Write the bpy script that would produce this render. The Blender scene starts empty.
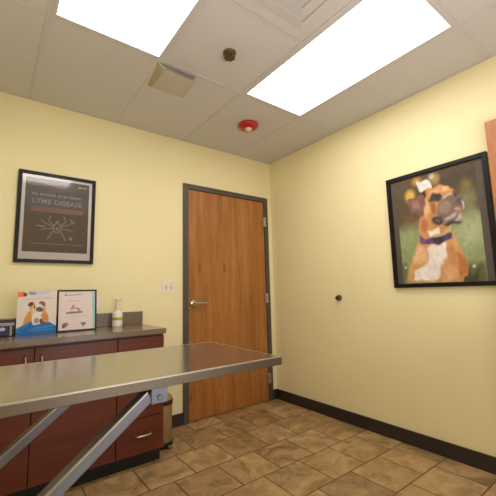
import bpy, bmesh, math, random
import numpy as np
from mathutils import Vector, Matrix
random.seed(4)
PI = math.pi
scn = bpy.context.scene
COL = scn.collection

# ------------------------------------------------------------------ helpers
def lin(c):
    def f(v):
        v = v / 255.0
        return v / 12.92 if v <= 0.04045 else ((v + 0.055) / 1.055) ** 2.4
    return (f(c[0]), f(c[1]), f(c[2]), 1.0)

def mat(name, col, rough=0.5, metal=0.0, noise=0.0, nscale=20.0, coat=0.0, spec=0.5, bump=0.0, bscale=300.0, stretch=None):
    m = bpy.data.materials.new(name); m.use_nodes = True
    nt = m.node_tree; b = nt.nodes['Principled BSDF']
    c = lin(col)
    b.inputs['Base Color'].default_value = c
    b.inputs['Roughness'].default_value = rough
    b.inputs['Metallic'].default_value = metal
    b.inputs['Coat Weight'].default_value = coat
    b.inputs['Coat Roughness'].default_value = 0.03
    b.inputs['Specular IOR Level'].default_value = spec
    tc = nt.nodes.new('ShaderNodeTexCoord')
    mp = nt.nodes.new('ShaderNodeMapping')
    nt.links.new(tc.outputs['Object'], mp.inputs['Vector'])
    if stretch: mp.inputs['Scale'].default_value = stretch
    if noise > 0:
        n = nt.nodes.new('ShaderNodeTexNoise'); n.inputs['Scale'].default_value = nscale; n.inputs['Detail'].default_value = 4
        nt.links.new(mp.outputs['Vector'], n.inputs['Vector'])
        r = nt.nodes.new('ShaderNodeValToRGB')
        r.color_ramp.elements[0].position = 0.3; r.color_ramp.elements[1].position = 0.7
        r.color_ramp.elements[0].color = tuple(max(0, v * (1 - noise)) for v in c[:3]) + (1,)
        r.color_ramp.elements[1].color = tuple(min(1, v * (1 + noise)) for v in c[:3]) + (1,)
        nt.links.new(n.outputs['Fac'], r.inputs['Fac'])
        nt.links.new(r.outputs['Color'], b.inputs['Base Color'])
    if bump > 0:
        n2 = nt.nodes.new('ShaderNodeTexNoise'); n2.inputs['Scale'].default_value = bscale; n2.inputs['Detail'].default_value = 3
        nt.links.new(mp.outputs['Vector'], n2.inputs['Vector'])
        bp = nt.nodes.new('ShaderNodeBump'); bp.inputs['Strength'].default_value = bump; bp.inputs['Distance'].default_value = 0.002
        nt.links.new(n2.outputs['Fac'], bp.inputs['Height'])
        nt.links.new(bp.outputs['Normal'], b.inputs['Normal'])
    return m

def emit(name, col, strength):
    m = bpy.data.materials.new(name); m.use_nodes = True
    b = m.node_tree.nodes['Principled BSDF']
    b.inputs['Base Color'].default_value = (0.8, 0.8, 0.8, 1)
    b.inputs['Emission Color'].default_value = col
    b.inputs['Emission Strength'].default_value = strength
    return m

def wood(name, c0, c1, axis='Z', rough=0.4, scale=1.0, coat=0.15, knots=False):
    m = bpy.data.materials.new(name); m.use_nodes = True
    nt = m.node_tree; b = nt.nodes['Principled BSDF']; L = nt.links.new
    tc = nt.nodes.new('ShaderNodeTexCoord'); mp = nt.nodes.new('ShaderNodeMapping')
    s = {'Z': (14, 14, 0.9), 'X': (0.9, 14, 14), 'Y': (14, 0.9, 14)}[axis]
    mp.inputs['Scale'].default_value = tuple(v * scale for v in s)
    L(tc.outputs['Object'], mp.inputs['Vector'])
    n = nt.nodes.new('ShaderNodeTexNoise'); n.inputs['Scale'].default_value = 1.0; n.inputs['Detail'].default_value = 7; n.inputs['Roughness'].default_value = 0.62; n.inputs['Distortion'].default_value = 0.6
    L(mp.outputs['Vector'], n.inputs['Vector'])
    r = nt.nodes.new('ShaderNodeValToRGB'); e = r.color_ramp.elements
    e[0].position = 0.32; e[1].position = 0.68; e[0].color = lin(c0); e[1].color = lin(c1)
    L(n.outputs['Fac'], r.inputs['Fac'])
    out = r.outputs['Color']
    # fine pores
    mp2 = nt.nodes.new('ShaderNodeMapping'); mp2.inputs['Scale'].default_value = tuple(v * scale * 7 for v in s)
    L(tc.outputs['Object'], mp2.inputs['Vector'])
    n2 = nt.nodes.new('ShaderNodeTexNoise'); n2.inputs['Scale'].default_value = 1.0; n2.inputs['Detail'].default_value = 3
    L(mp2.outputs['Vector'], n2.inputs['Vector'])
    mx = nt.nodes.new('ShaderNodeMix'); mx.data_type = 'RGBA'; mx.blend_type = 'MULTIPLY'
    r2 = nt.nodes.new('ShaderNodeValToRGB'); r2.color_ramp.elements[0].position = 0.3; r2.color_ramp.elements[1].position = 0.5
    r2.color_ramp.elements[0].color = (0.8, 0.78, 0.75, 1); r2.color_ramp.elements[1].color = (1, 1, 1, 1)
    L(n2.outputs['Fac'], r2.inputs['Fac'])
    mx.inputs['Factor'].default_value = 1.0
    L(out, mx.inputs['A']); L(r2.outputs['Color'], mx.inputs['B']); out = mx.outputs['Result']
    if knots:
        mp3 = nt.nodes.new('ShaderNodeMapping'); mp3.inputs['Scale'].default_value = (6, 1, 1.9)
        L(tc.outputs['Object'], mp3.inputs['Vector'])
        v = nt.nodes.new('ShaderNodeTexVoronoi'); v.inputs['Scale'].default_value = 1.0
        L(mp3.outputs['Vector'], v.inputs['Vector'])
        r3 = nt.nodes.new('ShaderNodeValToRGB'); r3.color_ramp.elements[0].position = 0.03; r3.color_ramp.elements[1].position = 0.13
        r3.color_ramp.elements[0].color = (0.45, 0.36, 0.28, 1); r3.color_ramp.elements[1].color = (1, 1, 1, 1)
        L(v.outputs['Distance'], r3.inputs['Fac'])
        m3 = nt.nodes.new('ShaderNodeMix'); m3.data_type = 'RGBA'; m3.blend_type = 'MULTIPLY'; m3.inputs['Factor'].default_value = 0.8
        L(out, m3.inputs['A']); L(r3.outputs['Color'], m3.inputs['B']); out = m3.outputs['Result']
    L(out, b.inputs['Base Color'])
    b.inputs['Roughness'].default_value = rough
    b.inputs['Coat Weight'].default_value = coat; b.inputs['Coat Roughness'].default_value = 0.25
    return m

def link(name, bm, m, parent=None, smooth=False):
    me = bpy.data.meshes.new(name)
    bmesh.ops.recalc_face_normals(bm, faces=bm.faces[:])
    bm.to_mesh(me); bm.free()
    if smooth:
        me.polygons.foreach_set('use_smooth', [True] * len(me.polygons))
        me.set_sharp_from_angle(angle=math.radians(35))
    o = bpy.data.objects.new(name, me); COL.objects.link(o)
    if m: me.materials.append(m)
    if parent: o.parent = parent
    return o

def box(bm, x0, x1, y0, y1, z0, z1, bev=0.0, seg=2):
    r = bmesh.ops.create_cube(bm, size=1.0)
    vs = r['verts']
    for v in vs:
        v.co = Vector(((x0 + x1) / 2 + v.co.x * (x1 - x0), (y0 + y1) / 2 + v.co.y * (y1 - y0), (z0 + z1) / 2 + v.co.z * (z1 - z0)))
    if bev > 0:
        es = list({e for v in vs for e in v.link_edges})
        bmesh.ops.bevel(bm, geom=es, offset=bev, segments=seg, affect='EDGES', profile=0.5)
    return bm

def boxes(lst, bev=0.0, seg=2):
    bm = bmesh.new()
    for b in lst: box(bm, *b, bev=bev, seg=seg)
    return bm

def lathe(bm, prof, cx=0, cy=0, n=32, M=None):
    """profile [(r, z)] revolved about z; M maps to world"""
    rings = []
    for r, z in prof:
        if r < 1e-6:
            rings.append([bm.verts.new((cx, cy, z))])
        else:
            rings.append([bm.verts.new((cx + r * math.cos(2 * PI * k / n), cy + r * math.sin(2 * PI * k / n), z)) for k in range(n)])
    for a, b in zip(rings[:-1], rings[1:]):
        if len(a) == 1 and len(b) == 1: continue
        for k in range(n):
            j = (k + 1) % n
            if len(a) == 1: bm.faces.new((a[0], b[k], b[j]))
            elif len(b) == 1: bm.faces.new((a[k], a[j], b[0]))
            else: bm.faces.new((a[k], a[j], b[j], b[k]))
    if M is not None:
        for ring in rings:
            for v in ring: v.co = M @ v.co
    return bm

def tube(bm, pts, r, n=12):
    """round bar along a polyline, capped"""
    rings = []
    P = [Vector(p) for p in pts]
    for i, p in enumerate(P):
        d = (P[min(i + 1, len(P) - 1)] - P[max(i - 1, 0)]).normalized()
        a = d.cross(Vector((0, 0, 1)))
        if a.length < 1e-3: a = d.cross(Vector((1, 0, 0)))
        a.normalize(); b = d.cross(a)
        rr = r[i] if isinstance(r, (list, tuple)) else r
        rings.append([bm.verts.new(p + a * rr * math.cos(2 * PI * k / n) + b * rr * math.sin(2 * PI * k / n)) for k in range(n)])
    for A, B in zip(rings[:-1], rings[1:]):
        for k in range(n): bm.faces.new((A[k], A[(k + 1) % n], B[(k + 1) % n], B[k]))
    bm.faces.new(rings[0]); bm.faces.new(rings[-1])
    return bm

def thing(name, label, cat, loc, group=None):
    o = bpy.data.objects.new(name, None); COL.objects.link(o)
    o.empty_display_size = 0.05
    o['label'] = label; o['category'] = cat
    if group: o['group'] = group
    o['_loc'] = loc
    return o

def settle(root):
    """move the Empty to the thing's base; the parts are built in world coordinates"""
    loc = Vector(root['_loc']); del root['_loc']
    root.location = loc
    for ch in root.children:
        ch.matrix_parent_inverse = Matrix.Translation(-loc)

def structure(o, label=None):
    o['kind'] = 'structure'
    if label: o['label'] = label
    return o

# ------------------------------------------------------ painted print sheets
def sstep(a, b, x):
    t = np.clip((x - a) / (b - a + 1e-9), 0, 1); return t * t * (3 - 2 * t)

def sdist(P, U, V):
    n = len(P); inside = np.zeros(U.shape, bool); d2 = np.full(U.shape, 1e9)
    for i in range(n):
        x0, y0 = P[i]; x1, y1 = P[(i + 1) % n]
        ex, ey = x1 - x0, y1 - y0; L2 = ex * ex + ey * ey + 1e-12
        t = np.clip(((U - x0) * ex + (V - y0) * ey) / L2, 0, 1)
        d2 = np.minimum(d2, (U - x0 - t * ex) ** 2 + (V - y0 - t * ey) ** 2)
        c = ((y0 > V) != (y1 > V)) & (U < ex * (V - y0) / (ey if abs(ey) > 1e-12 else 1e-12) + x0)
        inside ^= c
    return np.sqrt(d2) * np.where(inside, -1, 1)

def paint(base, shapes, nu, nv, grad=None, wob=1.0, grain=0.0):
    U, V = np.meshgrid(np.linspace(0, 1, nu), np.linspace(0, 1, nv))
    img = np.zeros((nv, nu, 3)); img[:] = base
    if grad is not None: img += (np.array(grad) - np.array(base)) * V[..., None]
    wu = .007 * wob * (np.sin(31 * V + 3 * np.sin(17 * U)) + .6 * np.sin(67 * U + 41 * V))
    wv = .006 * wob * (np.sin(37 * U + 2 * np.sin(23 * V)) + .6 * np.sin(71 * V - 43 * U))
    for kind, col, soft, pts in shapes:
        if kind == 'E':
            (x0, y0), (x1, y1) = pts
            rx, ry = abs(x1 - x0), abs(y1 - y0)
            d = (np.sqrt(((U - x0) / rx) ** 2 + ((V - y0) / ry) ** 2) - 1) * min(rx, ry)
        else:
            for _ in range(2):      # round the traced outline
                q = []
                for i in range(len(pts)):
                    (x0, y0), (x1, y1) = pts[i], pts[(i + 1) % len(pts)]
                    q += [(.86 * x0 + .14 * x1, .86 * y0 + .14 * y1), (.14 * x0 + .86 * x1, .14 * y0 + .86 * y1)]
                pts = q
            d = sdist(pts, U + wu, V + wv)
        a = (1 - sstep(-soft, soft, d))[..., None]
        img = img * (1 - a) + np.array(col, float) * a
    if grain:
        rs = np.random.RandomState(3)
        for cell in (3, 7):
            g = rs.rand(nv // cell + 2, nu // cell + 2)
            jj, ii = np.meshgrid(np.arange(nv) / cell, np.arange(nu) / cell, indexing='ij')
            j0, i0 = jj.astype(int), ii.astype(int); fj, fi = jj - j0, ii - i0
            n = (g[j0, i0] * (1 - fi) + g[j0, i0 + 1] * fi) * (1 - fj) + (g[j0 + 1, i0] * (1 - fi) + g[j0 + 1, i0 + 1] * fi) * fj
            img = img * (1 + grain * (n[..., None] - .5) * 2)
    return img

def print_mat(name, rough=0.45):
    m = bpy.data.materials.new(name); m.use_nodes = True
    nt = m.node_tree; b = nt.nodes['Principled BSDF']
    a = nt.nodes.new('ShaderNodeVertexColor'); a.layer_name = 'ink'
    nt.links.new(a.outputs['Color'], b.inputs['Base Color'])
    b.inputs['Roughness'].default_value = rough
    b.inputs['Specular IOR Level'].default_value = 0.3
    return m

def sheet(name, img, origin, du, dv, m, parent):
    """a flat printed sheet: grid of coloured points spanning origin + u*du + v*dv"""
    nv, nu, _ = img.shape
    o0, du, dv = Vector(origin), Vector(du), Vector(dv)
    verts = [tuple(o0 + du * (i / (nu - 1)) + dv * (j / (nv - 1))) for j in range(nv) for i in range(nu)]
    faces = [(j * nu + i, j * nu + i + 1, (j + 1) * nu + i + 1, (j + 1) * nu + i) for j in range(nv - 1) for i in range(nu - 1)]
    me = bpy.data.meshes.new(name); me.from_pydata(verts, [], faces)
    ca = me.color_attributes.new('ink', 'FLOAT_COLOR', 'POINT')
    c = np.clip(img, 0, 255).reshape(-1, 3) / 255.0
    c = np.where(c <= 0.04045, c / 12.92, ((c + 0.055) / 1.055) ** 2.4)
    ca.data.foreach_set('color', np.hstack([c, np.ones((len(c), 1))]).astype(np.float32).ravel())
    me.materials.append(m)
    o = bpy.data.objects.new(name, me); COL.objects.link(o); o.parent = parent
    return o

def glass_pane_mat():
    m = bpy.data.materials.new('picture glass'); m.use_nodes = True
    nt = m.node_tree; nt.nodes.clear()
    out = nt.nodes.new('ShaderNodeOutputMaterial'); mix = nt.nodes.new('ShaderNodeMixShader')
    t = nt.nodes.new('ShaderNodeBsdfTransparent'); g = nt.nodes.new('ShaderNodeBsdfGlossy'); g.inputs['Roughness'].default_value = 0.07
    f = nt.nodes.new('ShaderNodeFresnel'); f.inputs['IOR'].default_value = 1.5
    nt.links.new(f.outputs['Fac'], mix.inputs['Fac']); nt.links.new(t.outputs[0], mix.inputs[1]); nt.links.new(g.outputs[0], mix.inputs[2])
    nt.links.new(mix.outputs[0], out.inputs['Surface'])
    return m

def text_bm(bm, body, size, M, align='CENTER', bold=0.0, spacing=1.0):
    cu = bpy.data.curves.new('lettering', 'FONT'); cu.body = body; cu.size = size; cu.align_x = align; cu.align_y = 'CENTER'
    cu.offset = bold; cu.space_character = spacing; cu.resolution_u = 2
    o = bpy.data.objects.new('lettering', cu); COL.objects.link(o)
    dg = bpy.context.evaluated_depsgraph_get(); dg.update()
    me = bpy.data.meshes.new_from_object(o.evaluated_get(dg))
    me.transform(M); bm.from_mesh(me)
    bpy.data.objects.remove(o); bpy.data.curves.remove(cu); bpy.data.meshes.remove(me)

# traced outlines of the pictures: kind, colour, softness, points (0..1 across the sheet)
DOG=[
 ('P',(95,75,50),0.1,[(-0.149,0.659),(-0.097,1.085),(1.074,0.992),(1.004,0.506),(0.791,0.546),(0.585,0.497),(0.171,0.49)]),
 ('P',(70,58,42),0.1,[(0.426,0.95),(1.007,0.958),(0.981,0.777),(0.68,0.82)]),
 ('P',(112,82,48),0.06,[(0.065,0.63),(0.153,0.661),(0.309,0.639),(0.311,0.502),(0.13,0.496)]),
 ('P',(120,118,75),0.05,[(0.788,0.748),(0.98,0.764),(0.944,0.513),(0.821,0.53)]),
 ('P',(140,154,98),0.08,[(-0.11,0.529),(0.128,0.542),(0.737,0.521),(0.814,0.58),(1.272,0.515),(1.181,-0.096),(-0.186,-0.083)]),
 ('P',(164,172,122),0.1,[(0.732,0.47),(1.004,0.553),(1.015,0.353),(0.788,0.24)]),
 ('P',(96,96,56),0.04,[(0.75,0.125),(1.007,0.159),(0.978,-0.046),(0.704,-0.041)]),
 ('P',(105,110,60),0.04,[(-0.034,0.185),(0.082,0.178),(0.03,-0.009),(-0.058,-0.008)]),
 ('E',(215,210,200),0.01,[(0.875,0.122),(0.89,0.11)]),
 ('E',(205,200,185),0.01,[(0.045,0.151),(0.06,0.14)]),
 ('P',(70,68,42),0.02,[(0.777,0.073),(0.816,0.122),(0.829,0.039),(0.939,0.099),(0.901,-0.013),(0.752,-0.009)]),
 ('E',(196,150,50),0.03,[(0.294,0.95),(0.354,0.911)]),
 ('E',(222,172,58),0.03,[(0.19,0.825),(0.257,0.765)]),
 ('E',(165,135,48),0.03,[(0.534,0.926),(0.59,0.87)]),
 ('E',(125,108,45),0.05,[(0.885,0.801),(0.946,0.746)]),
 ('E',(190,180,160),0.02,[(0.493,0.956),(0.527,0.929)]),
 ('P',(226,214,210),0.012,[(0.296,0.942),(0.387,0.944),(0.471,0.924),(0.48,0.85),(0.412,0.829),(0.313,0.846)]),
 ('P',(214,150,86),0.012,[(0.266,0.487),(0.264,0.411),(0.205,0.313),(0.114,0.158),(0.026,0.009),(0.732,-0.009),(0.788,0.056),(0.819,0.121),(0.778,0.241),(0.715,0.349),(0.676,0.44),(0.493,0.48)]),
 ('P',(190,114,54),0.02,[(0.7,0.248),(0.777,0.237),(0.819,0.121),(0.773,0.049),(0.709,0.026),(0.708,0.144)]),
 ('P',(228,176,118),0.03,[(0.24,0.338),(0.343,0.311),(0.343,0.2),(0.192,0.172),(0.169,0.212)]),
 ('P',(196,130,66),0.03,[(0.607,0.325),(0.685,0.3),(0.683,0.128),(0.598,0.185)]),
 ('P',(222,164,104),0.03,[(0.544,0.136),(0.683,0.128),(0.667,0.01),(0.505,0.014)]),
 ('P',(228,214,206),0.015,[(0.35,0.325),(0.486,0.331),(0.607,0.345),(0.574,0.213),(0.501,0.137),(0.456,0.015),(0.151,0.024),(0.158,0.127),(0.317,0.151),(0.378,0.226)]),
 ('P',(205,136,72),0.012,[(0.352,0.818),(0.432,0.85),(0.546,0.865),(0.665,0.838),(0.741,0.793),(0.786,0.737),(0.84,0.652),(0.834,0.612),(0.799,0.596),(0.818,0.555),(0.801,0.513),(0.752,0.494),(0.67,0.497),(0.654,0.436),(0.637,0.388),(0.261,0.412),(0.292,0.599),(0.346,0.634),(0.369,0.727)]),
 ('P',(222,160,98),0.02,[(0.447,0.822),(0.561,0.845),(0.646,0.827),(0.676,0.782),(0.536,0.793),(0.449,0.768)]),
 ('P',(225,165,105),0.02,[(0.384,0.765),(0.436,0.729),(0.43,0.621),(0.378,0.588),(0.356,0.633)]),
 ('P',(128,86,74),0.014,[(0.147,0.787),(0.242,0.807),(0.354,0.802),(0.378,0.732),(0.358,0.625),(0.296,0.608),(0.194,0.671),(0.149,0.736)]),
 ('P',(156,112,96),0.02,[(0.197,0.768),(0.287,0.774),(0.32,0.72),(0.294,0.669),(0.229,0.703)]),
 ('P',(60,40,34),0.012,[(0.35,0.833),(0.395,0.846),(0.412,0.807),(0.374,0.76),(0.369,0.795)]),
 ('P',(124,100,88),0.02,[(0.546,0.705),(0.635,0.737),(0.723,0.75),(0.786,0.737),(0.84,0.652),(0.834,0.612),(0.777,0.614),(0.81,0.556),(0.795,0.515),(0.736,0.497),(0.637,0.501),(0.572,0.534),(0.52,0.61)]),
 ('P',(72,58,54),0.015,[(0.428,0.743),(0.49,0.795),(0.572,0.789),(0.611,0.76),(0.581,0.725),(0.497,0.712)]),
 ('P',(50,42,42),0.01,[(0.514,0.77),(0.555,0.774),(0.57,0.752),(0.529,0.746)]),
 ('P',(78,62,58),0.012,[(0.711,0.775),(0.756,0.778),(0.782,0.734),(0.739,0.725)]),
 ('P',(200,180,165),0.012,[(0.618,0.752),(0.698,0.763),(0.713,0.747),(0.635,0.737)]),
 ('P',(90,76,72),0.015,[(0.75,0.711),(0.816,0.712),(0.842,0.646),(0.804,0.638),(0.752,0.671)]),
 ('P',(205,190,182),0.012,[(0.812,0.688),(0.84,0.655),(0.836,0.612),(0.819,0.624)]),
 ('P',(62,56,60),0.015,[(0.456,0.578),(0.508,0.596),(0.566,0.564),(0.587,0.516),(0.523,0.497),(0.466,0.521)]),
 ('P',(98,92,96),0.012,[(0.486,0.561),(0.536,0.561),(0.553,0.533),(0.508,0.525)]),
 ('P',(60,52,54),0.015,[(0.585,0.507),(0.689,0.521),(0.786,0.507),(0.743,0.492),(0.633,0.483)]),
 ('P',(176,164,160),0.015,[(0.607,0.539),(0.698,0.584),(0.765,0.593),(0.715,0.558),(0.639,0.521)]),
 ('P',(150,122,106),0.02,[(0.557,0.683),(0.646,0.702),(0.693,0.662),(0.648,0.592),(0.562,0.591)]),
 ('P',(236,182,124),0.02,[(0.596,0.846),(0.665,0.828),(0.685,0.793),(0.624,0.791)]),
 ('P',(160,96,48),0.02,[(0.443,0.715),(0.505,0.698),(0.51,0.611),(0.456,0.605)]),
 ('P',(178,108,54),0.02,[(0.322,0.596),(0.369,0.576),(0.385,0.493),(0.341,0.444),(0.307,0.475)]),
 ('P',(205,140,120),0.01,[(0.7,0.623),(0.771,0.628),(0.808,0.608),(0.754,0.597)]),
 ('P',(180,168,162),0.012,[(0.764,0.575),(0.814,0.567),(0.812,0.525),(0.764,0.519),(0.723,0.517)]),
 ('P',(232,214,200),0.012,[(0.391,0.472),(0.518,0.48),(0.547,0.429),(0.408,0.407)]),
 ('P',(188,172,100),0.01,[(0.395,0.402),(0.547,0.422),(0.665,0.492),(0.683,0.457),(0.568,0.399),(0.406,0.386)]),
 ('P',(84,62,112),0.01,[(0.261,0.453),(0.298,0.404),(0.482,0.394),(0.665,0.427),(0.67,0.367),(0.486,0.335),(0.276,0.361)]),
 ('P',(58,52,66),0.01,[(0.445,0.394),(0.557,0.404),(0.562,0.356),(0.451,0.341)]),
 ('P',(110,76,140),0.01,[(0.277,0.409),(0.354,0.393),(0.35,0.362),(0.283,0.372)]),
 ('P',(70,60,80),0.008,[(0.618,0.408),(0.65,0.417),(0.654,0.374),(0.618,0.366)]),
]
BOOK=[
 ('P',(238,120,62),0.01,[(-0.047,0.97),(0.173,0.97),(0.164,0.867),(-0.042,0.863)]),
 ('E',(70,62,50),0.015,[(0.182,0.911),(0.229,0.87)]),
 ('P',(110,140,190),0.015,[(0.28,0.97),(0.449,0.963),(0.453,0.911),(0.285,0.911)]),
 ('P',(176,190,212),0.02,[(0.449,0.959),(0.766,0.97),(0.771,0.937),(0.453,0.919)]),
 ('P',(200,200,205),0.02,[(0.425,0.889),(0.776,0.841),(0.776,0.819),(0.425,0.863)]),
 ('P',(190,182,178),0.01,[(0.154,0.811),(0.874,0.822),(0.874,0.804),(0.154,0.796)]),
 ('P',(30,104,178),0.012,[(-0.037,0.13),(0.192,0.237),(0.336,0.315),(0.402,0.267),(0.425,-0.096),(-0.023,-0.059)]),
 ('P',(30,104,178),0.012,[(0.276,0.289),(0.678,0.315),(0.874,0.237),(1.061,0.13),(1.07,-0.119),(0.304,-0.085)]),
 ('P',(80,140,200),0.02,[(0.439,0.159),(0.879,0.178),(0.911,0.152),(0.439,0.13)]),
 ('P',(70,128,192),0.02,[(0.318,0.119),(0.944,0.107),(0.949,0.085),(0.322,0.093)]),
 ('P',(60,120,188),0.02,[(-0.005,0.115),(0.308,0.274),(0.327,0.237),(-0.005,0.067)]),
 ('P',(212,146,74),0.012,[(0.159,0.256),(0.21,0.404),(0.28,0.511),(0.369,0.519),(0.397,0.326),(0.262,0.274)]),
 ('P',(206,138,72),0.012,[(0.607,0.456),(0.724,0.504),(0.794,0.389),(0.776,0.259),(0.645,0.296)]),
 ('P',(200,140,88),0.012,[(0.299,0.707),(0.388,0.719),(0.453,0.648),(0.43,0.533),(0.336,0.552)]),
 ('P',(226,190,150),0.014,[(0.393,0.648),(0.477,0.548),(0.453,0.407),(0.364,0.437),(0.355,0.581)]),
 ('P',(214,160,112),0.012,[(0.579,0.641),(0.673,0.648),(0.72,0.552),(0.706,0.467),(0.617,0.507)]),
 ('P',(92,62,48),0.01,[(0.257,0.696),(0.336,0.737),(0.397,0.719),(0.36,0.659),(0.285,0.644)]),
 ('P',(80,56,46),0.01,[(0.421,0.656),(0.463,0.648),(0.444,0.578),(0.411,0.6)]),
 ('P',(150,86,70),0.01,[(0.542,0.73),(0.621,0.756),(0.706,0.696),(0.682,0.641),(0.612,0.633),(0.556,0.67)]),
 ('P',(226,218,210),0.012,[(0.439,0.648),(0.579,0.67),(0.645,0.596),(0.579,0.4),(0.636,0.256),(0.402,0.233),(0.379,0.411),(0.463,0.519)]),
 ('P',(94,92,100),0.012,[(0.472,0.604),(0.565,0.622),(0.654,0.567),(0.64,0.519),(0.547,0.511),(0.477,0.533)]),
 ('P',(150,145,150),0.015,[(0.439,0.352),(0.533,0.374),(0.547,0.259),(0.43,0.252)]),
 ('P',(110,66,56),0.01,[(0.565,0.33),(0.631,0.341),(0.65,0.241),(0.589,0.233)]),
]
SHEET=[
 ('P',(166,206,204),0.01,[(0.905,1.036),(1.014,1.032),(1.054,-0.056),(0.941,-0.06)]),
 ('P',(120,120,128),0.01,[(0.149,0.921),(0.221,0.937),(0.221,0.889),(0.158,0.877)]),
 ('P',(170,165,170),0.015,[(0.234,0.913),(0.658,0.933),(0.658,0.901),(0.234,0.881)]),
 ('P',(190,180,180),0.015,[(0.225,0.758),(0.554,0.758),(0.554,0.742),(0.23,0.738)]),
 ('P',(176,140,130),0.012,[(0.306,0.512),(0.365,0.639),(0.405,0.647),(0.383,0.52)]),
 ('P',(200,150,140),0.012,[(0.369,0.611),(0.419,0.647),(0.45,0.556),(0.414,0.504)]),
 ('P',(150,108,104),0.012,[(0.45,0.556),(0.505,0.571),(0.604,0.496),(0.55,0.48)]),
 ('P',(132,122,118),0.012,[(0.203,0.464),(0.644,0.476),(0.649,0.425),(0.203,0.409)]),
 ('P',(205,190,188),0.015,[(0.14,0.345),(0.775,0.365),(0.779,0.345),(0.144,0.321)]),
 ('P',(205,196,195),0.02,[(0.315,0.29),(0.613,0.294),(0.613,0.278),(0.315,0.27)]),
 ('P',(150,112,100),0.012,[(0.099,0.139),(0.149,0.194),(0.252,0.187),(0.275,0.135),(0.194,0.071),(0.117,0.063)]),
 ('P',(104,74,70),0.012,[(0.099,0.123),(0.176,0.135),(0.167,0.06),(0.108,0.063)]),
 ('P',(108,108,118),0.012,[(0.595,0.19),(0.667,0.163),(0.725,0.194),(0.73,0.135),(0.685,0.099),(0.626,0.119)]),
 ('P',(150,150,155),0.012,[(0.635,0.103),(0.703,0.107),(0.676,0.048)]),
]

# ================================================================ dimensions
H = 2.546                     # ceiling height
XL, YN = -2.85, -4.10         # left wall, wall behind the camera
DX0, DX1 = -1.080, -0.064     # outer edges of the back door frame
DTOP = 2.129

# ================================================================ materials
M_wall = mat('yellow wall paint', (234, 224, 179), 0.6, noise=0.015, nscale=3, bump=0.06, bscale=220)
M_ceil = mat('ceiling tile', (201, 199, 200), 0.9, noise=0.03, nscale=160, bump=0.25, bscale=260)
M_grid = mat('ceiling grid enamel', (196, 194, 194), 0.5)
M_base = mat('black vinyl baseboard', (44, 38, 36), 0.45, noise=0.08, nscale=8)
M_frame = mat('dark grey frame enamel', (78, 70, 64), 0.45, noise=0.05, nscale=8)
M_door = wood('orange oak veneer', (142, 90, 40), (178, 118, 60), 'Z', 0.38, knots=True)
M_door2 = wood('open door veneer', (158, 96, 44), (184, 118, 58), 'Z', 0.4)
M_cab = wood('cherry laminate', (88, 34, 13), (110, 47, 22), 'X', 0.4, coat=0.2)
M_cabd = mat('cabinet gap', (26, 14, 10), 0.8)
M_toe = mat('black toe kick', (26, 24, 23), 0.6)
M_counter = mat('grey brown laminate', (118, 102, 88), 0.25, noise=0.12, nscale=120, coat=0.3)
M_chrome = mat('satin nickel', (205, 200, 192), 0.28, 1.0)
M_hinge = mat('hinge steel', (176, 168, 156), 0.4, 0.9)
M_steel = mat('brushed stainless', (170, 165, 156), 0.18, 0.92, noise=0.05, nscale=6, stretch=(1, 40, 40))
M_steeledge = mat('stainless rim', (130, 118, 104), 0.4, 0.9, noise=0.05, nscale=6, stretch=(1, 40, 40))
M_rim = mat('highlight rim', (200, 192, 180), 0.3, 0.85)
M_zinc = mat('grey painted strut steel', (142, 148, 166), 0.35, 0.4, noise=0.08, nscale=12)
M_zincd = mat('dark strut channel', (70, 70, 78), 0.5, 0.5)
M_black = mat('black satin plastic', (24, 21, 21), 0.35)
M_blackf = mat('black picture frame', (20, 14, 14), 0.4, spec=0.25)
M_white = mat('white plastic', (232, 222, 212), 0.4)
M_whitegrey = mat('greyer white plastic', (196, 184, 172), 0.4)  # greyer white for the switch slots, screws and outlet sockets
M_red = mat('red alarm plastic', (176, 26, 26), 0.35, coat=0.3)
M_lens = mat('clear strobe lens', (226, 214, 190), 0.15, coat=1.0)
M_brass = mat('dark bronze', (100, 80, 56), 0.45, 0.4)
M_deflect = mat('cream vent plastic', (194, 188, 180), 0.6)
M_deflectd = mat('shaded vent front', (132, 122, 114), 0.8)
M_deflects = mat('darker vent side', (172, 160, 132), 0.7)
M_vent = mat('vent enamel', (199, 196, 196), 0.6)
M_can = mat('tan step can steel', (176, 152, 116), 0.35, 0.5, noise=0.05, nscale=10)
M_green = mat('green label', (150, 186, 40), 0.5)
M_bottle = mat('translucent white bottle', (236, 226, 222), 0.3)
M_pump = mat('pale pump plastic', (222, 208, 200), 0.4)
M_silver = mat('silver band', (150, 142, 136), 0.35, 0.5)
M_bluel = mat('navy label', (30, 34, 84), 0.4)
M_paleblue = mat('pale blue mark', (190, 196, 216), 0.4)
M_navy = mat('navy edge', (64, 70, 130), 0.5)
M_matw = mat('white picture mat', (240, 228, 222), 0.7)
M_matd = mat('dark grey picture mat', (80, 70, 62), 0.6, noise=0.05)
M_glass = glass_pane_mat()
M_print = print_mat('printed picture', 0.5)
M_ink = mat('pale print ink', (150, 138, 126), 0.6)
M_inkb = mat('grey blue print ink', (140, 138, 140), 0.6)
M_inko = mat('orange brown print ink', (136, 84, 54), 0.6)
M_inkw = mat('white print ink', (226, 216, 206), 0.6)
M_panel = emit('lit troffer diffuser', (1.0, 0.96, 0.92, 1), 7.6)

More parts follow.
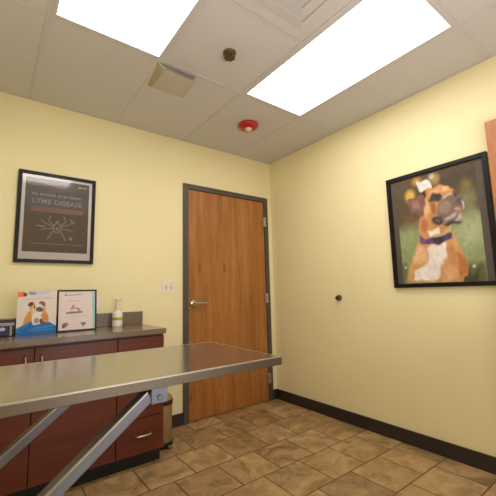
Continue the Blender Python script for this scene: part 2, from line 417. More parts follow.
# floor: stone tiles laid in running bond, joints parallel to the back wall
def floor_material():
    m = bpy.data.materials.new('stone floor tile'); m.use_nodes = True
    nt = m.node_tree; b = nt.nodes['Principled BSDF']; L = nt.links.new
    tc = nt.nodes.new('ShaderNodeTexCoord'); mp = nt.nodes.new('ShaderNodeMapping')
    mp.inputs['Location'].default_value = (0.475 + 0.297 * 40, 0.475 + 0.2965 * 40, 0)
    L(tc.outputs['Object'], mp.inputs['Vector'])
    def brick(c1, c2, mort, msize):
        br = nt.nodes.new('ShaderNodeTexBrick')
        br.offset = 0.5; br.offset_frequency = 2; br.squash = 1.0
        br.inputs['Scale'].default_value = 1.0
        br.inputs['Brick Width'].default_value = 0.297; br.inputs['Row Height'].default_value = 0.2965
        br.inputs['Mortar Size'].default_value = msize; br.inputs['Mortar Smooth'].default_value = 0.3
        br.inputs['Color1'].default_value = c1; br.inputs['Color2'].default_value = c2; br.inputs['Mortar'].default_value = mort
        L(mp.outputs['Vector'], br.inputs['Vector'])
        return br
    rnd = brick((0, 0, 0, 1), (1, 1, 1, 1), (0.5, 0.5, 0.5, 1), 0.0)     # one random grey per tile
    tone = brick(lin((160, 131, 90)), lin((190, 160, 116)), lin((160, 131, 90)), 0.0)
    # cloudy stone, shifted per tile so the marbling breaks at the joints
    add = nt.nodes.new('ShaderNodeVectorMath'); add.operation = 'MULTIPLY_ADD'
    add.inputs[1].default_value = (7, 13, 5)
    L(rnd.outputs['Color'], add.inputs[0]); L(tc.outputs['Object'], add.inputs[2])
    n1 = nt.nodes.new('ShaderNodeTexNoise'); n1.inputs['Scale'].default_value = 5.0; n1.inputs['Detail'].default_value = 6; n1.inputs['Roughness'].default_value = 0.6; n1.inputs['Distortion'].default_value = 1.2
    L(add.outputs[0], n1.inputs['Vector'])
    r1 = nt.nodes.new('ShaderNodeValToRGB'); e = r1.color_ramp.elements
    e[0].position = 0.34; e[1].position = 0.62
    e[0].color = (0.44, 0.40, 0.35, 1); e[1].color = (1.08, 1.06, 1.02, 1)
    L(n1.outputs['Fac'], r1.inputs['Fac'])
    mu = nt.nodes.new('ShaderNodeMix'); mu.data_type = 'RGBA'; mu.blend_type = 'MULTIPLY'; mu.inputs['Factor'].default_value = 0.85
    L(tone.outputs['Color'], mu.inputs['A']); L(r1.outputs['Color'], mu.inputs['B'])
    n2 = nt.nodes.new('ShaderNodeTexNoise'); n2.inputs['Scale'].default_value = 40.0; n2.inputs['Detail'].default_value = 4
    L(add.outputs[0], n2.inputs['Vector'])
    r2 = nt.nodes.new('ShaderNodeValToRGB'); r2.color_ramp.elements[0].position = 0.3; r2.color_ramp.elements[1].position = 0.7
    r2.color_ramp.elements[0].color = (0.88, 0.87, 0.86, 1); r2.color_ramp.elements[1].color = (1.05, 1.05, 1.05, 1)
    L(n2.outputs['Fac'], r2.inputs['Fac'])
    mu2 = nt.nodes.new('ShaderNodeMix'); mu2.data_type = 'RGBA'; mu2.blend_type = 'MULTIPLY'; mu2.inputs['Factor'].default_value = 1
    L(mu.outputs['Result'], mu2.inputs['A']); L(r2.outputs['Color'], mu2.inputs['B'])
    grout = brick((0, 0, 0, 1), (0, 0, 0, 1), (1, 1, 1, 1), 0.0045)
    mg = nt.nodes.new('ShaderNodeMix'); mg.data_type = 'RGBA'
    L(grout.outputs['Fac'], mg.inputs['Factor']); L(mu2.outputs['Result'], mg.inputs['A']); mg.inputs['B'].default_value = lin((92, 70, 46))
    L(mg.outputs['Result'], b.inputs['Base Color'])
    b.inputs['Roughness'].default_value = 0.42
    inv = nt.nodes.new('ShaderNodeMath'); inv.operation = 'SUBTRACT'; inv.inputs[0].default_value = 1.0
    L(grout.outputs['Fac'], inv.inputs[1])
    hm = nt.nodes.new('ShaderNodeMath'); hm.operation = 'MULTIPLY_ADD'; hm.inputs[1].default_value = 0.25
    L(n1.outputs['Fac'], hm.inputs[0]); L(inv.outputs[0], hm.inputs[2])
    bp = nt.nodes.new('ShaderNodeBump'); bp.inputs['Strength'].default_value = 0.5; bp.inputs['Distance'].default_value = 0.002
    L(hm.outputs[0], bp.inputs['Height']); L(bp.outputs['Normal'], b.inputs['Normal'])
    return m
M_floor = floor_material()

# ================================================================ the room
structure(link('floor', boxes([(XL - .1, 1.3, YN - .1, .1, -.05, 0)]), M_floor))
structure(link('ceiling', boxes([(XL - .1, 1.3, YN - .1, .1, H, H + .05)]), M_ceil))
structure(link('wall_back', boxes([(XL - .1, DX0 + .02, 0, .1, 0, H), (DX1 - .02, .0, 0, .1, 0, H), (DX0 + .02, DX1 - .02, 0, .1, DTOP - .02, H)]), M_wall))
D2N, D2F = -3.985, -3.045      # doorway in the right wall (outside the frame)
structure(link('wall_right', boxes([(0, .1, D2F, .1, 0, H), (0, .1, YN - .1, D2N, 0, H), (0, .1, D2N, D2F, 2.115, H)]), M_wall))
structure(link('wall_left', boxes([(XL - .1, XL, YN - .1, 0, 0, H)]), M_wall))
structure(link('wall_front', boxes([(XL, 0, YN - .1, YN, 0, H)]), M_wall))
structure(link('wall_corridor', boxes([(1.2, 1.3, YN - .1, .1, 0, H), (.1, 1.2, YN - .1, YN, 0, H), (.1, 1.2, -2.6, -2.5, 0, H)]), M_wall))

# ceiling grid: T-bars 24 mm wide, 2x4 bays along the walls, 2x2 in the vent column
GX = [-.465 - .61 * k for k in range(4)]
g = []
T = .012
for x in GX: g.append((x - T, x + T, YN, 0, H - .004, H))
for y in (-.9375, -2.157, -3.377): g.append((XL, 0, y - T, y + T, H - .0035, H))
g.append((-1.685 + T, -1.075 - T, -1.547 - T, -1.547 + T, H - .0035, H))
g.append((-.465 + T, 0, -1.52 - T * .6, -1.52 + T * .6, H - .002, H))
structure(link('trim_1', boxes(g), M_grid), 'pale metal grid between the ceiling tiles')
structure(link('trim_2', boxes([(XL, 0, -.02, 0, H - .003, H), (-.02, 0, YN, -.02, H - .003, H), (XL, XL + .02, YN, -.02, H - .003, H)]), M_grid), 'pale metal angle along the top of the walls')

def baseboard(name, x0, x1, y0, y1):
    return structure(link(name, boxes([(x0, x1, y0, y1, 0, .098)], .002), M_base))
baseboard('baseboard_right', -.012, 0, -3.04, -.012)
baseboard('baseboard_back', -1.4665, DX0, -.012, 0)
baseboard('baseboard_corner', DX1, 0, -.012, 0)

# ---- back door
d1 = bpy.data.objects.new('door_1', None); COL.objects.link(d1)
structure(d1, 'closed orange wood door with a dark grey frame in the back wall')
fb = boxes([(DX0, DX0 + .05, -.018, .08, 0, DTOP), (DX1 - .05, DX1, -.018, .08, 0, DTOP), (DX0 + .05, DX1 - .05, -.018, .08, DTOP - .05, DTOP)], .002)
link('door_frame', fb, M_frame, d1)
leaf = link('door_leaf', boxes([(DX0 + .053, DX1 - .053, -.008, .036, .008, DTOP - .053)], .002), M_door, d1)
for z in (1.858, 1.039, .225):
    hb = bmesh.new()
    tube(hb, [(DX1 - .052, -.024, z - .05), (DX1 - .052, -.024, z + .05)], .009)
    box(hb, DX1 - .075, DX1 - .03, -.021, -.0185, z - .05, z + .05)
    link('hinge', hb, M_hinge, d1, True)
def lever(parent, x, y, z, dirx):
    MY = Matrix.Translation((x, y, z)) @ Matrix.Rotation(PI / 2, 4, 'X')      # axis towards -y
    bm = bmesh.new()
    lathe(bm, [(0, 0), (.034, 0), (.034, .006), (.027, .016), (.013, .02), (.012, .05), (0, .05)], M=MY)
    h = link('door_handle', bm, M_chrome, parent, True)
    bm = bmesh.new()
    tube(bm, [(x - dirx * .012, y - .05, z), (x + dirx * .02, y - .052, z), (x + dirx * .07, y - .05, z - .002), (x + dirx * .12, y - .046, z - .004)], [.012, .012, .0095, .007])
    link('lever', bm, M_chrome, h, True)
lever(d1, -.985, -.008, 1.02, 1)

# ---- second door, standing open against the right wall
d2 = bpy.data.objects.new('door_2', None); COL.objects.link(d2)
structure(d2, 'orange wood door standing open against the right wall')
link('door_leaf', boxes([(-.095, -.051, -3.02, -2.111, .008, 2.1)], .002), M_door2, d2)
link('door_frame', boxes([(-.018, .08, D2F - .025, D2F + .025, 0, 2.145), (-.018, .08, D2N - .025, D2N + .025, 0, 2.145), (-.018, .08, D2N + .025, D2F - .025, 2.095, 2.145)], .002), M_frame, d2)
for z in (1.85, 1.04, .23):
    hb = bmesh.new()
    box(hb, -.055, -.018, -3.0265, -3.0205, z - .05, z + .05)
    link('hinge', hb, M_hinge, d2)

# ================================================================ ceiling fixtures
def troffer(label, x0, x1, y0, y1):
    t = thing('ceiling_light', label, 'ceiling light', ((x0 + x1) / 2, (y0 + y1) / 2, H), 'lit fluorescent troffers')
    w = .020
    bm = boxes([(x0, x0 + w, y0, y1, H - .006, H - .0005), (x1 - w, x1, y0, y1, H - .006, H - .0005), (x0 + w, x1 - w, y0, y0 + w, H - .006, H - .0005), (x0 + w, x1 - w, y1 - w, y1, H - .006, H - .0005)], .001)
    link('light_frame', bm, M_grid, t)
    link('diffuser', boxes([(x0 + w, x1 - w, y0 + w, y1 - w, H - .003, H - .0005)]), M_panel, t)
    settle(t)
troffer('lit rectangular ceiling light nearer the left wall, above the exam table', -2.295 + T, -1.685 - T, -2.157 + T, -.9375 - T)
troffer('lit rectangular ceiling light nearer the right wall, beside the red alarm', -1.075 + T, -.465 - T, -2.157 + T, -.9375 - T)

# air supply diffuser: stepped square rings
v = thing('ceiling_vent', 'square stepped air vent in the ceiling between the two lit lights', 'vent', (-1.38, -1.852, H))
def ring(cx, cy, a0, z0, a1, z1, th=.004):
    bm = bmesh.new()
    def sq(a, z): return [bm.verts.new((cx + sx * a, cy + sy * a, z)) for sx, sy in ((-1, -1), (1, -1), (1, 1), (-1, 1))]
    A, B, C2, D = sq(a0, z0), sq(a1, z1), sq(a1, z1 + th), sq(a0, z0 + th)
    for P, Q in ((A, B), (B, C2), (C2, D), (D, A)):
        for k in range(4): bm.faces.new((P[k], P[(k + 1) % 4], Q[(k + 1) % 4], Q[k]))
    return bm
link('vent_plate', boxes([(-1.38 - .289, -1.38 + .289, -1.852 - .289, -1.852 + .289, H - .003, H - .0005)]), M_vent, v)
for a, z0, z1 in ((.232, .004, .012), (.166, .006, .014), (.10, .008, .016)):
    link('vent_cone', ring(-1.38, -1.852, a, H - z0, a - .05, H - z1), M_vent, v)
settle(v)

# sprinkler head
s = thing('sprinkler_head', 'small dark bronze sprinkler head in the ceiling tile between the lights', 'sprinkler', (-1.38, -1.242, H))
bm = bmesh.new(); lathe(bm, [(0, H - .0005), (.04, H - .0005), (.04, H - .004), (.03, H - .014), (.016, H - .018), (0, H - .018)], -1.38, -1.242)
link('escutcheon', bm, M_brass, s, True)
bm = bmesh.new(); lathe(bm, [(0, H - .016), (.012, H - .016), (.012, H - .022), (0, H - .022)], -1.38, -1.242, 12)
for c in (-1, 1): box(bm, -1.38 + c * .016 - .003, -1.38 + c * .016 + .003, -1.245, -1.239, H - .033, H - .015)
link('frame_arms', bm, M_brass, s, True)
bm = bmesh.new()
lathe(bm, [(0, H - .032), (.024, H - .032), (.026, H - .034), (0, H - .036)], -1.38, -1.242, 16)
for k in range(8):
    M_ = Matrix.Translation((-1.38, -1.242, 0)) @ Matrix.Rotation(k * PI / 4, 4, 'Z')
    n0 = len(bm.verts); box(bm, .022, .034, -.008, .008, H - .035, H - .032)
    bm.verts.ensure_lookup_table()
    for vv in bm.verts[n0:]: vv.co = M_ @ vv.co
link('deflector', bm, M_brass, s, True)
settle(s)

# red fire alarm strobe
AX, AY = -.753, -.60
f = thing('fire_alarm', 'round red fire alarm strobe on the ceiling near the back corner', 'fire alarm', (AX, AY, H))
bm = bmesh.new(); lathe(bm, [(0, H - .0005), (.086, H - .0005), (.087, H - .010), (.080, H - .026), (.058, H - .038), (.036, H - .040), (0, H - .040)], AX, AY, 40)
link('alarm_body', bm, M_red, f, True)
bm = bmesh.new(); lathe(bm, [(0, H - .039), (.030, H - .039), (.028, H - .050), (.016, H - .057), (0, H - .058)], AX, AY, 28)
link('strobe_lens', bm, M_lens, f, True)
bm = bmesh.new()
for k in range(7): box(bm, AX - .03 + k * .01 - .003, AX - .03 + k * .01 + .003, AY + .050, AY + .062, H - .039, H - .025)
link('sounder_grille', bm, M_red, f)
settle(f)

# cream air deflector hung under the tile by the left light
def frustum(bm, top, bot):
    a = [bm.verts.new(p) for p in top]; b = [bm.verts.new(p) for p in bot]
    bm.faces.new(a); bm.faces.new(b)
    for k in range(4): bm.faces.new((a[k], a[(k + 1) % 4], b[(k + 1) % 4], b[k]))
e = thing('air_deflector', 'cream plastic air deflector box on the ceiling beside the left light', 'vent', (-1.57, -.80, H))
bm = bmesh.new()
y0, y1 = -.918, -.655
frustum(bm, [(-1.703, y0, H - .001), (-1.424, y0, H - .001), (-1.40, y1, H - .001), (-1.672, y1, H - .001)],
        [(-1.655, y0 - .012, H - .046), (-1.452, y0 - .012, H - .046), (-1.412, y1 + .006, H - .005), (-1.640, y1 + .006, H - .005)])
link('housing', bm, M_deflect, e)
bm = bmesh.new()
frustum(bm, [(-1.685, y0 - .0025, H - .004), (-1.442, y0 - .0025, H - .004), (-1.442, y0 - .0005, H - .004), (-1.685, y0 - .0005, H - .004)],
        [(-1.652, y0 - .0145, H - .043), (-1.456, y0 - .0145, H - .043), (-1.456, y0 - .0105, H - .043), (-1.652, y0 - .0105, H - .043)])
link('mouth_shade', bm, M_deflectd, e)  # flat plate, the shade of the deflector's near face is in its grey
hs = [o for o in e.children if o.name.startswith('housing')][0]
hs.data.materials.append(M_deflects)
for pl in hs.data.polygons:      # the two sloping sides get the darker colour
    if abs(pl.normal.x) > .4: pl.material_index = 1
settle(e)

# ================================================================ wall fixtures
w = thing('light_switch', 'white double toggle switch plate beside the back door', 'light switch', (-1.218, 0, 1.165))
link('plate', boxes([(-1.277, -1.160, -.006, -.0005, 1.108, 1.222)], .002), M_white, w)
for x in (-1.241, -1.195):
    o = link('toggle_slot', boxes([(x - .007, x + .007, -.0075, -.0055, 1.148, 1.182)]), M_whitegrey, w)
    bm = bmesh.new(); tube(bm, [(x, -.006, 1.165), (x, -.02, 1.173)], [.005, .004], 8)
    link('toggle', bm, M_white, o, True)
for x in (-1.241, -1.195):
    for z in (1.135, 1.195):
        bm = bmesh.new(); lathe(bm, [(0, 0), (.004, 0), (.003, .0015), (0, .0015)], n=10, M=Matrix.Translation((x, -.006, z)) @ Matrix.Rotation(PI / 2, 4, 'X'))
        link('screw', bm, M_whitegrey, w, True)
settle(w)

w = thing('wall_outlet', 'white wall outlet half hidden behind the black framed leaflet', 'outlet', (-1.823, 0, 1.05))
link('plate', boxes([(-1.862, -1.786, -.006, -.0005, .992, 1.106)], .002), M_white, w)
for z in (1.025, 1.072):
    bm = bmesh.new(); box(bm, -1.844, -1.808, -.008, -.0055, z - .015, z + .015, .004)
    o = link('socket', bm, M_whitegrey, w)
settle(w)

k = thing('door_stop', 'small dark bronze wall bumper on the bare right wall', 'door stop', (0, -.870, 1.036))
MX = Matrix.Translation((0, -.870, 1.036)) @ Matrix.Rotation(-PI / 2, 4, 'Y')
bm = bmesh.new(); lathe(bm, [(0, 0), (.027, 0), (.027, .005), (.022, .016), (.019, .026), (0, .026)], n=28, M=MX)
link('base', bm, M_brass, k, True)
bm = bmesh.new(); lathe(bm, [(0, .024), (.016, .024), (.018, .03), (.013, .04), (0, .043)], n=24, M=MX)
link('bumper', bm, mat('dark rubber', (40, 30, 22), 0.6), k, True)
settle(k)

# ---- framed poster on the back wall
PX0, PX1, PZ0, PZ1 = -2.344, -1.840, 1.347, 2.003
p = thing('framed_poster', 'black framed brown LYME DISEASE poster hanging on the back wall', 'poster', ((PX0 + PX1) / 2, 0, PZ0))
fw = .024
def pframe_y(x0, x1, z0, z1, fw, yf, yb):
    return boxes([(x0, x0 + fw, yf, yb, z0, z1), (x1 - fw, x1, yf, yb, z0, z1), (x0 + fw, x1 - fw, yf, yb, z0, z0 + fw), (x0 + fw, x1 - fw, yf, yb, z1 - fw, z1)], .0015)
link('picture_frame', pframe_y(PX0, PX1, PZ0, PZ1, fw, -.024, -.0005), M_blackf, p)
link('picture_mat', boxes([(PX0 + fw, PX1 - fw, -.0125, -.0005, PZ0 + fw, PZ1 - fw)]), M_matw, p)
pimg = paint((84, 66, 50), [('P', (112, 92, 76), .05, [(0, 1), (1, 1), (1, .93), (.75, .86), (.5, .87), (.2, .95), (0, .99)]),
                            ('P', (70, 56, 44), .08, [(0, 0), (1, 0), (1, .06), (0, .06)])], 60, 80)
pr = sheet('print', pimg, (-2.299, -.0133, 1.424), (.414, 0, 0), (0, 0, .536), M_print, p)
def onwall(x, z, y=-.0140): return Matrix.Translation((x, y, z)) @ Matrix.Rotation(PI / 2, 4, 'X')
for word, wx, al in (('LYME', -2.258, 'LEFT'), ('DISEASE', -1.930, 'RIGHT')):
    bm = bmesh.new(); text_bm(bm, word, .0515, onwall(wx, 1.790), align=al, bold=.0007, spacing=1.02)
    link('heading_word', bm, M_inkb, pr)
bm = bmesh.new()
x = -2.256
for wl in (.036, .106, .026, .028, .084):
    n = max(2, int(wl / .0135))
    for i in range(n):
        box(bm, x + i * wl / n, x + i * wl / n + wl / n * .62, -.0145, -.0138, 1.832 + (i % 3) * .001, 1.852)
    x += wl + .0095
link('small_lettering', bm, M_inkb, pr)
link('colour_bar', boxes([(-2.259, -1.925, -.0145, -.0138, 1.714, 1.750)]), M_inko, pr)
bm = bmesh.new()
for i in range(34):
    x = -2.255 + i * .0099
    box(bm, x, x + (.0075 if i % 5 else .004), -.0145, -.0138, 1.4815, 1.487)
link('footer_lettering', bm, M_ink, pr)
bm = bmesh.new()
for i, wl in enumerate((.02, .012, .018)):
    box(bm, -1.962 + i * .021, -1.962 + i * .021 + wl * .8, -.0145, -.0138, 1.925, 1.934)
link('corner_lettering', bm, M_inkw, pr)
# the tick drawing: body and eight bent legs
bm = bmesh.new()
def flat_ellipse(bm, cx, cz, rx, rz, y=-.0142, n=20):
    bm.faces.new([bm.verts.new((cx + rx * math.cos(2 * PI * k_ / n), y, cz + rz * math.sin(2 * PI * k_ / n))) for k_ in range(n)])
def stroke(bm, pts, wd=.005, y=-.0142):
    P = [Vector((a, 0, b_)) for a, b_ in pts]
    for a, b_ in zip(P[:-1], P[1:]):
        d = (b_ - a).normalized(); n_ = Vector((-d.z, 0, d.x)) * wd / 2
        bm.faces.new([bm.verts.new((q_.x, y, q_.z)) for q_ in (a + n_, b_ + n_, b_ - n_, a - n_)])
TX, TZ = -2.092, 1.604
for rr in range(16):
    a0, a1 = 2 * PI * rr / 16, 2 * PI * (rr + 1) / 16
    stroke(bm, [(TX + .024 * math.cos(a0), TZ + .034 * math.sin(a0)), (TX + .024 * math.cos(a1), TZ + .034 * math.sin(a1))], .008)
flat_ellipse(bm, TX, TZ - .006, .010, .014)
flat_ellipse(bm, TX, TZ + .044, .011, .010)
for sx in (-1, 1):
    for a, b_ in (((.055, .05), (.042, .088)), ((.075, .028), (.10, .052)), ((.07, -.008), (.105, -.02)), ((.035, -.045), (.06, -.092))):
        stroke(bm, [(TX + sx * .018, TZ + b_[0] * 0 + a[1] * .3), (TX + sx * a[0], TZ + a[1]), (TX + sx * b_[0], TZ + b_[1])], .0065)
stroke(bm, [(-2.222, 1.612), (-2.168, 1.610)], .011)
stroke(bm, [(-2.005, 1.672), (-1.978, 1.645)], .010)
flat_ellipse(bm, -2.0, 1.530, .011, .012)
link('tick_drawing', bm, M_ink, pr)
gl = link('glass', boxes([(PX0 + fw, PX1 - fw, -.0185, -.0165, PZ0 + fw, PZ1 - fw)]), M_glass, p)
settle(p)

# ---- framed dog portrait on the right wall
p = thing('framed_portrait', 'black framed photograph of a tan boxer dog on the right wall', 'picture', (0, -1.741, 1.11))
YA, YB, ZA, ZB = -1.402, -2.081, 1.108, 1.946
fw = .028
link('picture_frame', boxes([(-.026, -.0005, YA - fw, YA, ZA, ZB), (-.026, -.0005, YB, YB + fw, ZA, ZB), (-.026, -.0005, YB + fw, YA - fw, ZA, ZA + fw), (-.026, -.0005, YB + fw, YA - fw, ZB - fw, ZB)], .0015), M_blackf, p)
link('picture_mat', boxes([(-.0105, -.0005, YB + fw, YA - fw, ZA + fw, ZB - fw)]), M_matd, p)
dog_img = paint((86, 74, 50), DOG, 130, 180, grain=.045)
dog_img = dog_img * .80 + dog_img.mean(axis=2, keepdims=True) * .20 * np.array((1.0, .98, 1.04))
sheet('print', dog_img, (-.0115, -1.473, 1.138), (0, -.537, 0), (0, 0, .779), M_print, p)
settle(p)

# ================================================================ counter
CT = .872; CX1 = -1.460; CF = -.52
c = thing('countertop', 'grey brown laminate countertop with backsplash along the back wall', 'countertop', (-2.15, -.26, CT - .036))
link('worktop', boxes([(XL + .001, CX1, CF, -.0015, CT - .036, CT)], .004, 3), M_counter, c)
link('backsplash', boxes([(XL + .001, CX1 + .012, -.021, -.0015, CT + .0005, .972)], .002), M_counter, c)
settle(c)

CB = CT - .0365; CFY = -.50; KICK = .092
def carcass(x0, x1, parent):
    link('carcass', boxes([(x0, x1, CFY + .02, -.0025, KICK, CB)], .001), M_cab, parent)
    link('toe_kick', boxes([(x0, x1 - (.0 if x1 < -1.5 else .003), -.445, -.0025, 0.0005, KICK - .0005)]), M_toe, parent)
def bar(parent, a, b_, off):
    bm = bmesh.new()
    A, B_ = Vector(a), Vector(b_)
    o_ = Vector((0, -off, 0))
    tube(bm, [A, A + o_ * .7, A + o_ + (B_ - A) * .06, (A + B_) / 2 + o_ * 1.12, B_ + o_ - (B_ - A) * .06, B_ + o_ * .7, B_], .0052, 10)
    return link('handle', bm, M_chrome, parent, True)
u = thing('drawer_cabinet', 'cherry red drawer cabinet at the right end under the counter', 'cabinet', (-1.623, -.25, 0))
X0, X1 = -1.779, -1.467
carcass(X0, X1, u)
for z0, z1, hz in ((KICK + .002, .308, .207), (.312, .572, .45), (.576, CB - .012, .70)):
    dr = link('drawer', boxes([(X0 + .002, X1 - .002, CFY, CFY + .0195, z0, z1)], .002), M_cab, u)
    bar(dr, (-1.655, CFY - .0005, hz), (-1.560, CFY - .0005, hz), .024)
settle(u)
u = thing('door_cabinet', 'cherry red two door base cabinet left of the drawers', 'cabinet', (-2.235, -.25, 0))
X0, X1 = -2.690, -1.780
carcass(X0, X1, u)
for a, b_, hx in ((-2.688, -2.2375, -2.276), (-2.2335, -1.782, -2.199)):
    dr = link('door', boxes([(a, b_, CFY, CFY + .0195, KICK + .002, CB - .012)], .002), M_cab, u)
    bar(dr, (hx, CFY - .0005, .784), (hx, CFY - .0005, .688), .024)
settle(u)
u = thing('filler_panel', 'cherry red filler strip between the door cabinet and left wall', 'cabinet', (-2.77, -.25, 0))
link('panel', boxes([(XL + .001, -2.691, CFY + .02, -.0025, KICK, CB)], .001), M_cab, u)
link('toe_kick', boxes([(XL + .001, -2.691, -.445, -.0025, .0005, KICK - .0005)]), M_toe, u)
settle(u)

# ---- things on the counter
def grow(shapes, k):
    out = []
    for kind, col, soft, pts in shapes:
        if kind == 'P' and col != (30, 104, 178):
            mx_, my_ = sum(p_[0] for p_ in pts) / len(pts), sum(p_[1] for p_ in pts) / len(pts)
            pts = [(mx_ + (x_ - mx_) * k, my_ + (y_ - my_) * k) for x_, y_ in pts]
        out.append((kind, col, soft, pts))
    return out
def lean(root, x, y, z, deg, rz=0):
    """tip the parts of a thing back about its foot"""
    Mx = Matrix.Translation((x, y, z)) @ Matrix.Rotation(math.radians(rz), 4, 'Z') @ Matrix.Rotation(math.radians(-deg), 4, 'X')
    for ch in root.children: ch.data.transform(Mx)

b = thing('pet_brochure', 'white and blue cardboard brochure with three dogs standing on the counter', 'brochure', (-2.205, -.2, CT))
W2, HB = .108, .277
link('board', boxes([(-W2, W2, 0, .003, .0, HB)], .0005), M_white, b)
sheet('print', paint((220, 208, 204), grow(BOOK, 1.1), 90, 112, wob=.5), (-W2, -.0008, .0), (2 * W2, 0, 0), (0, 0, HB), M_print, b)
bm = bmesh.new()      # folded easel back
frustum(bm, [(-.05, .0035, .2), (.05, .0035, .2), (.05, .0055, .2), (-.05, .0055, .2)], [(-.05, .078, .017), (.05, .078, .017), (.05, .080, .017), (-.05, .080, .017)])
link('easel', bm, M_white, b)
lean(b, -2.206, -.225, CT + .0008, 5)
settle(b)

b = thing('framed_leaflet', 'black framed white leaflet with a pale teal edge standing on the counter', 'picture', (-1.966, -.19, CT))
W2, HB = .1235, .279
fw = .009
bm = boxes([(-W2, -W2 + fw, -.004, .010, 0, HB), (W2 - fw, W2, -.004, .010, 0, HB), (-W2 + fw, W2 - fw, -.004, .010, 0, fw), (-W2 + fw, W2 - fw, -.004, .010, HB - fw, HB)], .001)
box(bm, -W2 + fw, W2 - fw, .004, .010, fw, HB - fw)
link('picture_frame', bm, M_blackf, b)
sheet('print', paint((222, 208, 206), SHEET, 90, 100, wob=.4), (-W2 + fw, .0025, fw), (2 * W2 - 2 * fw, 0, 0), (0, 0, HB - 2 * fw), M_print, b)
bm = bmesh.new()
frustum(bm, [(-.03, .0105, .19), (.03, .0105, .19), (.03, .013, .19), (-.03, .013, .19)], [(-.04, .092, .018), (.04, .092, .018), (.04, .095, .018), (-.04, .095, .018)])
link('easel', bm, M_black, b)
lean(b, -1.968, -.205, CT + .0012, 6, 0)
settle(b)

b = thing('pump_bottle', 'white plastic pump bottle with a green label on the counter', 'bottle', (-1.668, -.085, CT))
bx_, by_ = -1.668, -.085
bm = bmesh.new()
lathe(bm, [(0, CT + .0005), (.034, CT + .0005), (.037, CT + .004), (.037, CT + .096), (.034, CT + .104), (.020, CT + .112), (.0165, CT + .116), (.0165, CT + .128), (0, CT + .128)], bx_, by_, 32)
link('body', bm, M_bottle, b, True)
bm = bmesh.new(); lathe(bm, [(.0374, CT + .048), (.0376, CT + .048), (.0376, CT + .068), (.0374, CT + .068)], bx_, by_, 32)
link('label_band', bm, M_green, b, True)
bm = bmesh.new(); lathe(bm, [(0, CT + .126), (.019, CT + .126), (.019, CT + .148), (.016, CT + .158), (.014, CT + .190), (0, CT + .190)], bx_, by_, 24)
pm = link('pump', bm, M_pump, b, True)
bm = bmesh.new(); lathe(bm, [(0, CT + .1905), (.017, CT + .1905), (.018, CT + .202), (.011, CT + .208), (0, CT + .208)], bx_, by_, 20)
tube(bm, [(bx_, by_, CT + .199), (bx_ + .018, by_ - .010, CT + .200), (bx_ + .026, by_ - .014, CT + .197)], [.007, .006, .005], 10)
link('nozzle', bm, M_pump, pm, True)
settle(b)

b = thing('desk_caddy', 'small dark box with a blue label at the left end of counter', 'box', (-2.37, -.19, CT))
xa, xb, ya, yb = -2.436, -2.319, -.20, -.11
z0 = CT + .0006
bm = boxes([(xa, xb, ya, yb, z0, z0 + .006), (xa, xa + .004, ya, yb, z0, z0 + .094), (xb - .004, xb, ya, yb, z0, z0 + .094), (xa, xb, ya, ya + .004, z0, z0 + .094), (xa, xb, yb - .004, yb, z0, z0 + .094)], .001)
link('case', bm, M_black, b)
link('rim', boxes([(xa - .002, xb + .002, ya - .002, yb + .002, z0 + .0945, z0 + .101)], .002), M_black, b)
link('band', boxes([(xa + .003, xb - .003, ya - .0022, ya - .0004, z0 + .064, z0 + .082)], .0005), M_silver, b)
for xx in (xa + .012, xb - .02):
    link('post', boxes([(xx - .006, xx + .006, ya - .004, ya - .0004, z0 + .004, z0 + .062)], .001), M_silver, b)
lb = link('label_panel', boxes([(xa + .034, xb - .034, ya - .003, ya - .0004, z0 + .006, z0 + .06)], .0005), M_bluel, b)
bm = bmesh.new(); flat_ellipse(bm, -2.381, z0 + .045, .014, .011, ya - .0034); link('label_mark', bm, M_paleblue, lb)
settle(b)

# ================================================================ exam table
t = thing('exam_table', 'stainless steel fold-down exam table with diagonal struts in front of the cabinets', 'exam table', (-2.2, -1.47, 0))
TZT = .850
TXR, TYF, TYB, TXL = -1.521, -1.765, -1.192, -2.80
bm = bmesh.new()
box(bm, TXL, TXR, TYF, TYB, TZT - .032, TZT - .003, .0012, 1)
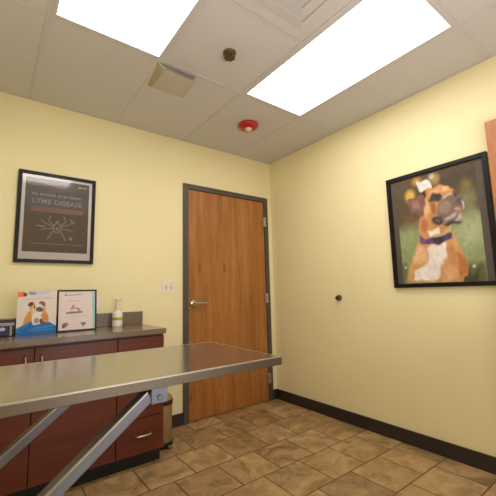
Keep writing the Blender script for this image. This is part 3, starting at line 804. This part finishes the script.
# raised marine edge round the top, edge highlight painted in as a brighter colour
top = link('tabletop', bm, M_steeledge, t)
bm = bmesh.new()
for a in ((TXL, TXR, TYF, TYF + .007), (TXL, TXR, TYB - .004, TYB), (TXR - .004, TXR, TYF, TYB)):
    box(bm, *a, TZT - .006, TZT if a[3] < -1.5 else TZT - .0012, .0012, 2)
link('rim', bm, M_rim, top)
link('top_sheet', boxes([(TXL + .002, TXR - .0075, TYF + .0075, TYB - .0075, TZT - .0028, TZT - .0016)]), M_steel, top)
link('underframe', boxes([(TXL + .03, -1.96, -1.66, -1.62, TZT - .048, TZT - .0325), (TXL + .03, -1.96, -1.32, -1.28, TZT - .048, TZT - .0325)], .002), M_zinc, t)
sl = math.atan(.785)
for yc, px_, pz_ in ((-1.7105, -2.020, .797), (-1.215, -2.040, .797)):
    L_ = (px_ - XL - .035) / math.cos(sl)
    bm = bmesh.new()
    hw, hz = .024, .0165
    box(bm, -L_, .0, -hw, hw, -hz, hz, .0025, 2)
    # bright lip along the outer top corner, a painted highlight for the ridge
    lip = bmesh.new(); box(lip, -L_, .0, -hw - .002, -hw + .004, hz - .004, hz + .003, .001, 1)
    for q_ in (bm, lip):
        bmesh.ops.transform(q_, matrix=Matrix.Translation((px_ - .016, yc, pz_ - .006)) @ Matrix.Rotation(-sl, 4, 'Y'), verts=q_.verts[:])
    st = link('strut', bm, M_zinc, t)
    link('strut_highlight', lip, M_rim, st)
    bm = bmesh.new()
    za, zb = pz_ - .030, TZT - .033
    for ys in (yc - hw - .0065, yc + hw + .0025):
        box(bm, px_ - .016, px_ + .036, ys, ys + .004, za, zb, .0015, 1)
    box(bm, px_ + .030, px_ + .034, yc - hw - .0025, yc + hw + .0025, za, zb)
    box(bm, px_ - .016, px_ + .030, yc - hw - .0025, yc + hw + .0025, zb - .004, zb)
    br = link('bracket', bm, M_zinc, t)
    bm = bmesh.new()
    lathe(bm, [(0, 0), (.009, 0), (.009, .004), (.006, .006), (0, .006)], n=6, M=Matrix.Translation((px_ + .010, yc - hw - .0065, pz_ - .012)) @ Matrix.Rotation(PI / 2, 4, 'X'))
    link('bolt', bm, M_zinc, br)
    bm = bmesh.new(); box(bm, XL + .0005, XL + .04, yc - .035, yc + .035, .08, .19, .003)
    link('wall_bracket', bm, M_zinc, t)
link('wall_rail', boxes([(XL + .0005, TXL - .001, TYF + .02, TYB - .02, TZT - .11, TZT - .004)], .003), M_zinc, t)
Rt = Matrix.Translation((TXR, TYF, .002)) @ Matrix.Rotation(math.radians(-1.2), 4, 'Z') @ Matrix.Translation((-TXR, -TYF, 0))
done = set()
for ch in t.children_recursive:
    if ch.data not in done and not ch.name.startswith('wall_'):
        done.add(ch.data); ch.data.transform(Rt)
settle(t)

# ================================================================ step can
q = thing('step_trash_can', 'small tan step trash can beside the cabinet and back door', 'trash can', (-1.372, -.262, 0))
qx, qy = -1.372, -.262
bm = bmesh.new(); lathe(bm, [(0, .0005), (.082, .0005), (.086, .006), (.086, .032), (.080, .036), (0, .036)], qx, qy, 36)
link('base', bm, M_black, q, True)
bm = bmesh.new(); lathe(bm, [(0, .0365), (.079, .0365), (.081, .04), (.081, .295), (0, .295)], qx, qy, 36)
link('body', bm, M_can, q, True)
bm = bmesh.new(); lathe(bm, [(0, .2955), (.084, .2955), (.086, .30), (.086, .322), (.083, .326), (0, .326)], qx, qy, 36)
link('rim', bm, mat('dark brown rim', (52, 32, 24), 0.4), q, True)
bm = bmesh.new(); lathe(bm, [(0, .3265), (.080, .3265), (.080, .338), (.072, .352), (.05, .362), (0, .366)], qx, qy, 36)
link('lid', bm, M_can, q, True)
bm = bmesh.new(); box(bm, qx + .012, qx + .052, qy - .112, qy - .084, .010, .020, .004)
link('pedal', bm, M_silver, q)
for ch in q.children:      # slimmer, and a little nearer the cabinet
    ch.data.transform(Matrix.Translation((qx - .006, qy, 0)) @ Matrix.Diagonal((.91, .91, 1, 1)) @ Matrix.Translation((-qx, -qy, 0)))
settle(q)

# ================================================================ camera, world, look
cam = bpy.data.cameras.new('camera'); co = bpy.data.objects.new('camera', cam); COL.objects.link(co)
pitch, yaw, roll = 0.13018860, 0.64910327, -0.02518790
cy_, sy_, cp_, sp_ = math.cos(yaw), math.sin(yaw), math.cos(pitch), math.sin(pitch)
fwd = Vector((sy_ * cp_, cy_ * cp_, sp_)); rt = Vector((cy_, -sy_, 0)); up = rt.cross(fwd)
r2 = rt * math.cos(roll) + up * math.sin(roll); u2 = -rt * math.sin(roll) + up * math.cos(roll)
Rm = Matrix((r2, u2, -fwd)).transposed().to_4x4()
co.matrix_world = Matrix.Translation((-2.44838, -2.78488, 1.10451)) @ Rm
cam.sensor_width = 36.0; cam.sensor_fit = 'HORIZONTAL'
cam.lens = 337.6624 / 496 * 36.0
cam.clip_start = 0.02
scn.camera = co

def area(name, loc, target, size, power, col):
    l = bpy.data.lights.new(name, 'AREA'); l.energy = power; l.size = size; l.color = col
    o = bpy.data.objects.new(name, l); COL.objects.link(o); o.location = loc
    o.rotation_euler = (Vector(target) - Vector(loc)).to_track_quat('-Z', 'Y').to_euler()
    return o
# added fill: unseen lamp aimed upward to brighten the ceiling
area('ceiling_fill', (-1.6, -3.0, 1.3), (-1.5, -2.4, 2.6), 1.2, 27, (1.0, .95, .91))
area('low_cool_fill', (-1.5, -4.0, .72), (-1.4, 0, .8), 1.2, 11, (.86, .92, 1.0))  # added unseen cool lamp for more even brightness, no window here

wd = bpy.data.worlds.new('world'); scn.world = wd; wd.use_nodes = True
wd.node_tree.nodes['Background'].inputs['Color'].default_value = (0.5, 0.45, 0.38, 1)
wd.node_tree.nodes['Background'].inputs['Strength'].default_value = 0.1
scn.view_settings.view_transform = 'Standard'
scn.view_settings.look = 'None'
scn.view_settings.exposure = -0.08
scn.cycles.max_bounces = 10
scn.cycles.diffuse_bounces = 6
scn.cycles.caustics_reflective = False
scn.cycles.caustics_refractive = False
scn.cycles.sample_clamp_indirect = 4.0
